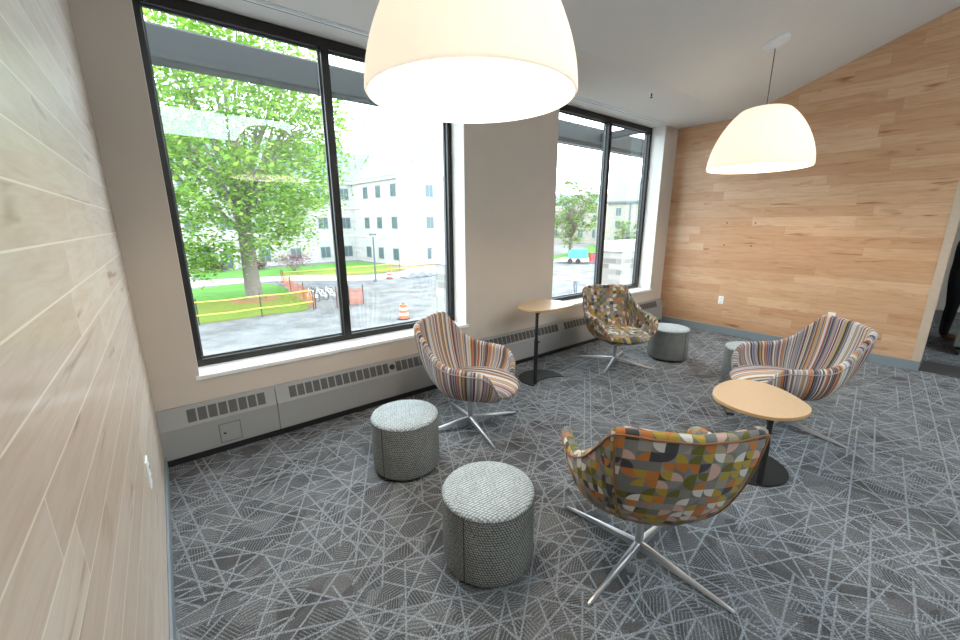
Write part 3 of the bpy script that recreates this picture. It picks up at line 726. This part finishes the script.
person('person','person in dark trousers and brown shoes standing beyond the end of the plank wall',M['p1'],(9.02,.17,0),math.radians(-75),stand,hair,skin=skin)
M['p2']=person_mat('pale_yellow_jacket',[(.1,(.05,.04,.03)),(.94,(.10,.13,.18)),(1.50,(.40,.38,.24)),(9,(.50,.30,.20))])
M['p3']=person_mat('pink_red_jacket',[(.1,(.05,.04,.03)),(.94,(.10,.12,.22)),(1.50,(.70,.12,.20)),(9,(.50,.30,.20))])
G=-4.3
person('worker','distant worker in pale yellow jacket and white hard hat standing on the gravel outside',M['p2'],(28.3,22.1,G),math.radians(200),walk,hair,helmet=M['white'],skin=skin,scale=1.18)
person('worker','distant worker in a pink-red jacket outside, partly behind the far window mullion',M['p3'],(28.3,19.4,G),math.radians(150),stand,hair,helmet=M['orange'],skin=skin,scale=1.1)
# grey cart beside the person in the hall
t=thing('utility_cart','grey panelled cart at the right edge of the photo, beside the person','cart',(8.3,-.03,0))
b=nb(); box(b,-.35,.35,-.25,.075,.12,.98); finish('cabinet',b,M['hallgrey'],t,bevel=.01)
b=nb(); box(b,-.37,.37,-.27,.085,.98,1.01); finish('top',b,M['hallgrey'],t,bevel=.005)
for sx in(-1,1):
    for sy in(-.2,.03):
        b=nb(); lathe(b,[(0,-.02),(.05,-.02),(.05,.02),(0,.02)],16); o=finish('wheel',b,M['dark'],t,smooth='auto'); o.location=(sx*.28,sy,.05); o.rotation_euler=(PI/2,0,0)
        b=nb(); box(b,sx*.28-.012,sx*.28+.012,sy-.03,sy-.022,.05,.125); finish('caster_fork',b,M['steelg'],t)
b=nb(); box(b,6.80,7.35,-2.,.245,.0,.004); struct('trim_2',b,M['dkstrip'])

# ------------------------------------------------------------------ outside
b=nb(); box(b,-160,260,3.9,260,G-.3,G); struct('ground',b,M['gravel'])
def patch(name,pts,z0,z1,mat,label,cat):
    b=nb(); prism(b,smooth_poly(pts,4),2,z0,z1); o=finish(name,b,mat); o['kind']='structure'; return o
patch('lawn',[(-12,47),(1.2,46.6),(4.9,47.9),(8.2,45.5),(8.8,42.0),(8.5,38.5),(7.8,30.2),(4.6,29.9),(1.0,29.6),(-12,29.5)],G,G+.03,M['grass'],'','')
patch('lawn',[(3.,62.5),(9.6,62.6),(22.,64.2),(25.6,63.5),(25.6,52.),(24.6,49.),(19.,47.6),(14.5,51.5),(6.2,53.8),(3.,56)],G,G+.03,M['grass'],'','')
patch('lawn',[(40,58),(60,52),(100,72),(118,66),(130,70),(130,50),(85,38),(60,40),(38,50)],G,G+.03,M['grass'],'','')
patch('concrete_path',[(-25,48.),(2,48.2),(7,48.8),(12,46),(18,42.),(27,42.5),(40,44),(55,42),(55,46),(40,51.5),(28,50.5),(24.,47.),(18,46.2),(13.5,51),(6,53.),(2,55),(1,64),(-25,62)],G,G+.015,M['path'],'','')
t=thing('street_lamp','tall dark lamp post standing in front of the pale stone building','street lamp',(17.6,40.4,G))
b=nb(); tube(b,[(0,0,0),(0,0,4.85)],[.11,.075],12); finish('pole',b,M['steelg'],t,smooth='auto')
b=nb(); lathe(b,[(0,0),(.26,0),(.26,.06),(.12,.35),(0,.35)],16); finish('base',b,M['steelg'],t,smooth='auto')
b=nb(); box(b,-.35,.35,-.16,.16,4.85,5.1); finish('lantern',b,M['steelg'],t,bevel=.04)
b=nb(); box(b,-.2,.2,-.1,.1,4.8,4.86); finish('lens',b,M['white'],t)

def leaves(name,mat,parent,centers,per,size,spread,loc=None):
    vs=[];fs=[]
    for c,sp in centers:
        for _ in range(per):
            p=Vector((random.gauss(0,1),random.gauss(0,1),random.gauss(0,.62)))*sp*spread+Vector(c)
            a=Vector((random.uniform(-1,1),random.uniform(-1,1),random.uniform(-.5,.5))).normalized(); n2=Vector((random.uniform(-.6,.6),random.uniform(-.6,.6),1)).normalized()
            bb=a.cross(n2).normalized(); s=size*random.uniform(.6,1.3); i=len(vs)
            vs+= [p+a*s,p+bb*s*.55+a*s*.2,p-a*s*.7,p-bb*s*.55+a*s*.2]; fs.append((i,i+1,i+2,i+3))
    me=bpy.data.meshes.new(name); me.from_pydata([tuple(v) for v in vs],[],fs); me.materials.append(mat)
    o=bpy.data.objects.new(name,me); COL.objects.link(o); o.parent=parent
    return o
def tree(label,loc,H,trunk_h,tr,rad,lm,nc,per,size,group=None,zc_=None,seed=1,spread=1.,lowc=()):
    random.seed(seed)
    t=thing('leafy_tree',label,'tree',loc,0,group); cz=zc_ if zc_ else H*.6
    b=nb(); tube(b,[(0,0,-.05),(0,0,.25),(-.05*tr,0,trunk_h*.5),(0,.05,trunk_h),(.1,0,trunk_h*1.5),(-.1,.1,H*.75)],[tr*1.35,tr*1.08,tr*.92,tr*.88,tr*.6,tr*.12],14); finish('trunk',b,M['bark'],t,smooth=True)
    tips=[]
    b=nb()
    for k in range(26):
        a=k*2.399; e=random.uniform(-.25,1.05); z0=trunk_h*random.uniform(.85,1.7); L=random.uniform(.75,1.)
        end=Vector((rad[0]*math.cos(a)*math.cos(e)*L,rad[1]*math.sin(a)*math.cos(e)*L,cz+rad[2]*math.sin(e)*L))
        st=Vector((0,0,z0)); mid=st.lerp(end,.5)+Vector((random.uniform(-.4,.4),random.uniform(-.4,.4),random.uniform(.1,.9)))
        tube(b,[st,st.lerp(mid,.5)+Vector((0,0,.15)),mid,mid.lerp(end,.5)+Vector((0,0,.2)),end],[tr*.33,tr*.26,tr*.17,tr*.10,tr*.04],7)
        for q in range(3):
            p=mid.lerp(end,random.uniform(.1,.9)); e2=p+Vector((random.uniform(-2,2),random.uniform(-2,2),random.uniform(-.6,1.5)))*rad[0]/8
            tube(b,[p,p.lerp(e2,.5)+Vector((0,0,.1)),e2],[tr*.09,tr*.06,tr*.025],5)
    finish('branches',b,M['bark'],t,smooth=True)
    C=[]
    while len(C)<nc:
        v=Vector((random.uniform(-1,1),random.uniform(-1,1),random.uniform(-1,1)))
        if v.length>1 or v.length<.35: continue
        p=Vector((v.x*rad[0],v.y*rad[1],cz+v.z*rad[2])); C.append((p,random.uniform(.45,.95)*rad[0]/8))
    C+=list(lowc)
    lo=leaves('foliage',lm,t,C,per,size,spread)
    return t
low=[(Vector((random.uniform(-5.5,-2),random.uniform(-2,2),random.uniform(2.2,4.5))),.6) for _ in range(26)]
tree('large bright green maple tree on the lawn, seen through the left window pane',(5.36,36.6,G),22,5.2,.60,(8.4,8.,9.4),M['leaf'],640,64,.21,zc_=12.6,seed=5,lowc=low)
tree('pale green tree standing behind the gravel yard, seen through the far window',(62.3,50.3,G),15,3.5,.4,(5.6,5.,6.2),M['leaf2'],110,40,.30,zc_=8.4,seed=9)
tree('small round green tree in front of the far cream building, right of the window mullion',(80,49.6,G),7,1.5,.2,(3.,3.,2.8),M['leaf2'],50,30,.28,zc_=4.2,seed=12)
def bush(label,loc,r,h,mat,seed,name='garden_bush',stem=True):
    random.seed(seed); t=thing(name,label,'bush',loc)
    b=nb()
    for k in range(7):
        a=k*.9; tube(b,[(0,0,-.05),(r*.2*math.cos(a),r*.2*math.sin(a),h*.35),(r*.6*math.cos(a),r*.6*math.sin(a),h*.75)],[.05,.03,.012],6)
    finish('stems',b,M['bark'],t)
    C=[(Vector((r*random.uniform(-1,1)*.8,r*random.uniform(-1,1)*.8,h*random.uniform(.4,.95))),r*.3) for _ in range(60)]
    leaves('foliage',mat,t,C,30,.11,.8)
bush('round dark purple-red shrub on the lawn before the pale building',(13.1,55.5,G),2.4,2.3,M['leaf_p'],3,'purple_shrub')
bush('low brownish bush against the pale building wall, left of the purple shrub',(9.9,62.,G),1.1,1.1,M['leaf_p'],4)
bush('low dark bush at the pale building wall beside the tree trunk',(5.2,62.4,G),1.0,1.2,M['leaf_p'],6)
random.seed(11)
b=nb(); lathe(b,[(.9,.032),(1.9,.032),(1.7,.07),(1.0,.14),(.9,.14)],28,close=True); o=finish('mulch_ring',b,M['mulch'],smooth='auto',loc=(5.36,36.6,G)); o.scale=(1,1.,1); tag(o,'ring of reddish bark mulch around the foot of the maple tree','mulch')

# buildings
def wallwin(root,P,Q,z0,z1,th,wins,mat,inward):
    P=Vector((*P,0));Q=Vector((*Q,0)); u=(Q-P).normalized(); nn=Vector((-u.y,u.x,0)); 
    if inward<0: nn=-nn
    def at(s,z,o): p=P+u*s+nn*o; return (p.x,p.y,z)
    def slab(s0,s1,za,zb,oa,ob,bm_):
        v=[bm_.verts.new(at(s,z,o)) for z in(za,zb) for s,o in((s0,oa),(s1,oa),(s1,ob),(s0,ob))]
        for f in [(0,3,2,1),(4,5,6,7),(0,1,5,4),(1,2,6,5),(2,3,7,6),(3,0,4,7)]: bm_.faces.new([v[i] for i in f])
    L=(Q-P).length
    b=nb(); slab(0,L,z0,z1,0,th,b); finish('wall',b,mat,root)
    for (s,w,za,zb) in wins:
        b=nb(); slab(s-w/2-.12,s+w/2+.12,za-.12,zb+.12,-.05,-.001,b); f=finish('window',b,M['pframe'],root)
        b=nb(); slab(s-w/2,s-.05,za,zb,-.09,-.051,b); slab(s+.05,s+w/2,za,zb,-.09,-.051,b); finish('pane',b,M['pane'],f)
    return slab,L
A,B,C,D=(-18.7,62.9),(26.3,67.8),(27.9,53.2),(60.,56.7)
bl=thing('stone_building','three-storey pale limestone building with grey roof behind the lawn','building',(26,60,G))
def mk(root):
    # world-space helper parent without offset
    for c in root.children: c.location=-Vector(root.location)
rows=[(-3.5,-1.85),(1.15,2.8),(5.75,7.45)]
Lab=(Vector(B)-Vector(A)).length
wA=[(Lab-s,1.5,z0,z1) for s in (1.5,5.4,10.1,14.6,19.,23.,31.5) for z0,z1 in rows if not (s in (19.,23.) and z0<-3)]
sl,L=wallwin(bl,A,B,G,8.3,.5,wA,M['lime'],1)
wB=[(s,1.35,z0,z1) for s in (4.5,8.3,12.5) for z0,z1 in rows]
sl2,L2=wallwin(bl,B,C,G,8.3,.5,wB,M['lime'],1)
wC=[(s,1.3,z0,z1) for s in (4.9,11.,17.,24.) for z0,z1 in rows]
sl3,L3=wallwin(bl,C,D,G,8.9,.5,wC,M['lime'],1)
for zz in (-.3,4.25):
    for s_,l_ in ((sl,L),(sl2,L2),(sl3,L3)):
        b=nb(); s_(0,l_,zz,zz+.35,-.06,-.001,b); finish('stone_band',b,M['band'],bl)
for s_,l_ in ((sl,L),(sl2,L2)):
    b=nb(); s_(0,l_,8.15,8.5,-.35,.3,b); finish('eave',b,M['band'],bl)
b=nb(); sl3(-.3,1.4,G,10.1,-.25,.6,b); finish('gable_pier',b,M['band'],bl)
# roofs
def roofq(pts,root,name='roof'):
    b=nb(); V=[b.verts.new(p) for p in pts]; V2=[b.verts.new((p[0],p[1],p[2]+.25)) for p in pts]; n=len(pts)
    b.faces.new(V); b.faces.new(V2[::-1])
    for i in range(n): b.faces.new([V[i],V[(i+1)%n],V2[(i+1)%n],V2[i]])
    finish(name,b,M['roof'],root)
roofq([(A[0],A[1]-.3,8.4),(B[0],B[1]-.3,8.4),(B[0]+8,B[1]+9,15.2),(A[0]-1,A[1]+9,15.2)],bl)
roofq([(B[0]-.3,B[1],8.4),(C[0]-.3,C[1],8.4),(C[0]+7.5,C[1]+1,14.8),(B[0]+8,B[1]+9,14.8)],bl)
roofq([(C[0]+.3,C[1]+.6,8.6),(D[0],D[1]+.6,8.6),(D[0]-1,D[1]+10,8.7),(C[0]+5,C[1]+10,8.7)],bl)
b=nb(); sl(22.2,26.7,G,-1.2,-1.2,-.001,b); en=finish('entrance_porch',b,M['band'],bl)
b=nb(); sl(22.7,24.2,G,-1.7,-1.24,-1.2,b); sl(24.7,26.2,G,-1.7,-1.24,-1.2,b); finish('glass_door',b,M['pane'],en)
b=nb(); tube(b,[(33.,63.,14.),(33.,63.,15.6)],.35,10); finish('chimney',b,M['white'],bl)
mk(bl)
b2=thing('brick_building','cream brick building with grey roof far behind the yard, seen through the far window','building',(100,70,G))
# left gabled wing and right wing
P0,P1=(96.,88.),(113.,73.)
w=[(s,1.5,z0,z1) for s in (3,7.,11.,15.5,19.) for z0,z1 in ((-2.6,0.),(2.6,4.4))]
s1,l1=wallwin(b2,P0,P1,G,6.8,.5,w,M['brickb'],1)
P2,P3=(88.,60.),(92.5,42.)
w=[(s,1.2,z0,z1) for s in (2.6,10.5,15.) for z0,z1 in ((-3.4,-1.2),(.6,2.4),(3.6,5.4))]
s2,l2=wallwin(b2,P2,P3,G,6.6,.5,w,M['brickb'],1)
w=[]
s3,l3=wallwin(b2,(100.,72.),P2,G,6.6,.5,[(4.,1.3,-3.,-.8),(4.,1.3,1.5,3.4),(10.,1.3,-3.,-.8),(10.,1.3,1.5,3.4)],M['brickb'],1)
b=nb(); s2(-.4,l2+.4,6.5,6.9,-.5,.4,b); finish('eave',b,M['steelg'],b2)
b=nb(); s2(5.2,5.5,G,6.5,-.25,-.001,b); finish('downpipe',b,M['steelg'],b2)
roofq([(P2[0]-.5,P2[1]+.5,6.8),(P3[0]-.5,P3[1],6.8),(P3[0]+8,P3[1]+2,12.),(P2[0]+8,P2[1]+3,12.)],b2)
roofq([(P0[0],P0[1],6.9),(P1[0],P1[1],6.9),(P1[0]+8,P1[1]+5,11.),(P0[0]+8,P0[1]+5,11.)],b2)
b=nb(); prism(b,[(-5,6.7),(5,6.7),(0,11.5)],0,-.3,.3); o=finish('gable',b,M['brickb'],b2)
mk(b2); o.location=(105.-100,80.-70,-G); o.rotation_euler=(0,0,math.radians(41)-PI/4*0)
# stone piers of the terrace
def pier(x0,x1,y0,y1,label):
    t=thing('stone_pier',label,'pier',((x0+x1)/2,(y0+y1)/2,G),0,'stone piers outside the windows'); hx,hy=(x1-x0)/2,(y1-y0)/2
    b=nb(); box(b,-hx,hx,-hy,hy,0,.84-G); finish('shaft',b,M['stone'],t)
    b=nb(); box(b,-hx-.06,hx+.06,-hy-.06,hy+.06,.84-G,1.17-G); finish('capstone',b,M['cap'],t,bevel=.03)
pier(4.80,6.4,7.,7.7,'pale stone block pier with cast cap outside, at the right edge of the left window')
pier(11.15,13.4,7.,7.7,'pale stone block pier with cast cap outside the far narrow window')
# steel sun shade beam outside above the windows
t=thing('sunshade_beam','dark grey steel sunshade beam running outside across the top of both windows','beam',(6.,5.,0))
b=nb(); prism(b,[(-.05,3.17),(-.05,3.43),(-.02,3.455),(.30,3.455),(.30,3.43),(.0,3.41),(.0,3.19),(.16,3.18),(.16,3.16),(-.02,3.155)],0,-9,12); finish('channel',b,M['beam'],t)
b=nb(); box(b,-9,12,-.051,-.058,3.17,3.215); finish('lower_lip',b,M['beam'],t)
for x in (-6.2,-2.75,0.9,3.2,6.):
    b=nb(); box(b,x-.05,x+.05,-1.2,-.05,3.25,3.36); finish('bracket',b,M['beam'],t)
for yy in (.45,.62,.79):
    b=nb(); prism(b,[(yy,3.30),(yy+.12,3.42),(yy+.13,3.41),(yy+.01,3.29)],0,-1.6,12); finish('louvre',b,M['beam'],t)
# traffic barrels
def barrel(loc,label):
    t=thing('traffic_barrel',label,'traffic barrel',loc,0,'orange and white traffic barrels')
    zs=[.06,.25,.42,.60,.77,.95]
    b=nb(); lathe(b,[(0,0),(.42,0),(.42,.06),(0,.06)],20); finish('rubber_base',b,M['dark'],t,smooth='auto')
    for k in range(5):
        r=.33-.02*k; b=nb(); lathe(b,[(0,zs[k]),(r,zs[k]),(r-.012,zs[k+1]),(0,zs[k+1])],20); finish('band',b,M['orange'] if k%2==0 else M['wband'],t,smooth='auto')
    b=nb(); box(b,-.1,.1,-.02,.02,.95,1.06); finish('handle',b,M['orange'],t,bevel=.01)
    return t
b1=barrel((11.75,22.9,G),'orange and white traffic barrel nearest the left window')
copy_tree(b1,'smaller-looking orange and white traffic barrel far off near the pale building').location=(19.8,41.6,G)
# safety fences
def net(name,pts,h,mat,label,cat,tape=True,posts=True,lean=0):
    t=thing(name,label,cat,(pts[0][0],pts[0][1],G)); ox,oy=pts[0]
    b=nb(); uvl=b.loops.layers.uv.new('UVMap'); s=0
    for i in range(len(pts)-1):
        P=Vector((pts[i][0]-ox,pts[i][1]-oy,0));Q=Vector((pts[i+1][0]-ox,pts[i+1][1]-oy,0)); L=(Q-P).length; n=max(2,int(L/1.))
        for k in range(n):
            a=P.lerp(Q,k/n); c=P.lerp(Q,(k+1)/n); sg=lambda u: -.12*math.sin(PI*u)
            v=[b.verts.new(a+Vector((0,0,.06))),b.verts.new(c+Vector((0,0,.06))),b.verts.new(c+Vector((0,0,h+sg((k+1)/n)))),b.verts.new(a+Vector((0,0,h+sg(k/n))))]
            f=b.faces.new(v)
            for lp,(uu,vv) in zip(f.loops,[(s+L*k/n,0),(s+L*(k+1)/n,0),(s+L*(k+1)/n,h),(s+L*k/n,h)]): lp[uvl].uv=(uu,vv)
        s+=L
        if tape:
            for zz in (h-.02,h*.42):
                bb=nb(); tube(bb,[P+Vector((0,-.03,zz)),P.lerp(Q,.5)+Vector((0,-.03,zz-.05)),Q+Vector((0,-.03,zz))],.045,6); finish('caution_tape',bb,M['tape'],t)
    finish('netting',b,mat,t)
    if posts:
        for x,y in pts:
            bb=nb(); tube(bb,[(x-ox,y-oy,0),(x-ox,y-oy,h+.2)],.035,8); finish('post',bb,M['dark'],t)
net('safety_fence',[(-6,29.2),(1.1,29.3),(4.6,29.4),(8.0,29.6)],1.45,M['net_y'],'yellowish safety net fence with yellow tape in front of the maple tree','fence')
net('safety_fence',[(8.2,29.8),(8.5,34.),(8.7,39.),(9.4,45.6)],1.25,M['net_o'],'orange safety net fence running back from the yard to the path','fence',tape=False)
net('safety_fence',[(9.6,45.8),(15.4,46.2),(23.8,46.9),(36,48)],1.15,M['net_y'],'yellow safety net fence along the far edge of the path','fence')
net('safety_fence',[(9.6,29.3),(10.6,29.5),(11.6,29.2)],1.35,M['net_o'],'short orange net barrier beside the window mullion, left of the lamp post','fence',tape=False)
# row of bicycles parked at the end of the net
def bicycle(loc,rz,label):
    t=thing('bicycle',label,'bicycle',loc,rz,'bicycles parked in the yard')
    for x in (-.52,.52):
        b=nb(); tube(b,[(x+.33*math.cos(a*PI/12),0,.34+.33*math.sin(a*PI/12)) for a in range(24)],.028,6,closed=True); w_=finish('wheel',b,M['dark'],t)
        b=nb()
        for a in range(6): tube(b,[(x-.33*math.cos(a*PI/6),0,.34-.33*math.sin(a*PI/6)),(x+.33*math.cos(a*PI/6),0,.34+.33*math.sin(a*PI/6))],.006,4)
        finish('spokes',b,M['metalw'],w_)
    b=nb(); S=(-.15,0,.85);Hd=(.38,0,.82);BB=(-.08,0,.32)
    for p,q in ((S,BB),(BB,Hd),(S,Hd),(BB,(-.52,0,.34)),(S,(-.52,0,.34)),(Hd,(.52,0,.34)),(Hd,(.34,0,1.0))): tube(b,[p,q],.03,6)
    finish('frame',b,M['white'],t)
    b=nb(); box(b,-.28,-.04,-.06,.06,.90,.96); finish('saddle',b,M['dark'],t,bevel=.02)
    b=nb(); tube(b,[(.3,-.28,1.0),(.36,-.12,1.02),(.36,.12,1.02),(.3,.28,1.0)],.022,6); finish('handlebar',b,M['steelg'],t)
    return t
k0=bicycle((8.95,33.2,G),math.radians(115),'white bicycle parked outside, first beside the orange net')
copy_tree(k0,'white bicycle parked outside, middle one of the three').location=(9.7,33.4,G)
copy_tree(k0,'white bicycle parked outside, farthest right of the three').location=(10.4,33.3,G)
# blue covered trailer and red excavator bucket in the yard
t=thing('covered_trailer','white trailer under a bright blue tarp outside the far window','trailer',(50.4,39.9,G),math.radians(-52))
b=nb(); prism(b,[(-3.,.4),(2.2,.4),(2.2,.8),(-1.6,.8)],1,-1.,1.); finish('trailer_bed',b,M['white'],t,bevel=.03)
b=nb(); prism(b,[(-.9,.8),(1.9,.8),(1.9,2.2),(-.4,2.25),(-.9,1.7)],1,-1.05,1.05); finish('tarp',b,M['blue'],t,bevel=.12)
for x in (-.6,.6):
    for y in (-1.05,1.05):
        b=nb(); lathe(b,[(0,-.12),(.4,-.12),(.4,.12),(0,.12)],16); o=finish('wheel',b,M['dark'],t,smooth='auto'); o.location=(x,y,.4); o.rotation_euler=(PI/2,0,0)
t=thing('skip_container','red open skip container standing beside the blue tarp trailer','container',(52.9,38.0,G),math.radians(-40))
b=nb(); prism(b,[(-.6,.25),(.6,.25),(.8,1.5),(-.8,1.5)],1,-.7,.7); finish('tub',b,M['red'],t,bevel=.03)
b=nb(); box(b,-.85,.85,-.75,.75,1.5,1.56); finish('rim',b,M['dark'],t)
t=thing('tarp_pile','dark pile of plastic sheeting on the gravel near the far barrel','sheeting',(23.6,41.2,G))
random.seed(3); b=nb(); bmesh.ops.create_grid(b,x_segments=24,y_segments=8,size=1,matrix=Matrix.Diagonal((2.4,.8,1,1)))
for v in b.verts: v.co.z=.05+max(0,1-(v.co.x/2.4)**2)*max(0,1-(v.co.y/.8)**2)*(.35+.25*math.sin(v.co.x*5)+.1*random.random())
o=finish('sheeting',b,M['steelg'],t,smooth=True); sm=o.modifiers.new('s','SOLIDIFY'); sm.thickness=.04

# ------------------------------------------------------------------ sky and camera
W=bpy.data.worlds.new('overcast_sky'); SC.world=W; W.use_nodes=True; nt=W.node_tree; nt.nodes.clear()
out=nt.nodes.new('ShaderNodeOutputWorld'); bg=nt.nodes.new('ShaderNodeBackground'); tc=nt.nodes.new('ShaderNodeTexCoord'); nz=nt.nodes.new('ShaderNodeTexNoise'); nz.inputs['Scale'].default_value=2.2; nz.inputs['Detail'].default_value=4
rp=nt.nodes.new('ShaderNodeValToRGB'); rp.color_ramp.elements[0].position=.35; rp.color_ramp.elements[0].color=(.74,.87,1,1); rp.color_ramp.elements[1].position=.62; rp.color_ramp.elements[1].color=(.95,.98,1,1)
nt.links.new(tc.outputs['Generated'],nz.inputs['Vector']); nt.links.new(nz.outputs['Fac'],rp.inputs[0]); nt.links.new(rp.outputs[0],bg.inputs[0]); bg.inputs[1].default_value=7.5; nt.links.new(bg.outputs[0],out.inputs[0])

cam=bpy.data.cameras.new('camera'); cam.sensor_width=36; cam.lens=395.9/960*36; cam.clip_start=.02; cam.clip_end=600
co=bpy.data.objects.new('camera',cam); COL.objects.link(co)
R_=Vector((0.7840514,-0.6206869,-0.003344)); U_=Vector((0.1485787,0.1824482,0.9719244)); F_=Vector((0.6026506,0.7625355,-0.2352696))
co.matrix_world=Matrix(((R_.x,U_.x,-F_.x,0),(R_.y,U_.y,-F_.y,0),(R_.z,U_.z,-F_.z,1.7),(0,0,0,1)))
SC.camera=co
vs=SC.view_settings; SC.display_settings.display_device='sRGB'; vs.view_transform='Standard'; vs.look='None'; vs.exposure=.30; vs.gamma=1; vs.use_curve_mapping=False
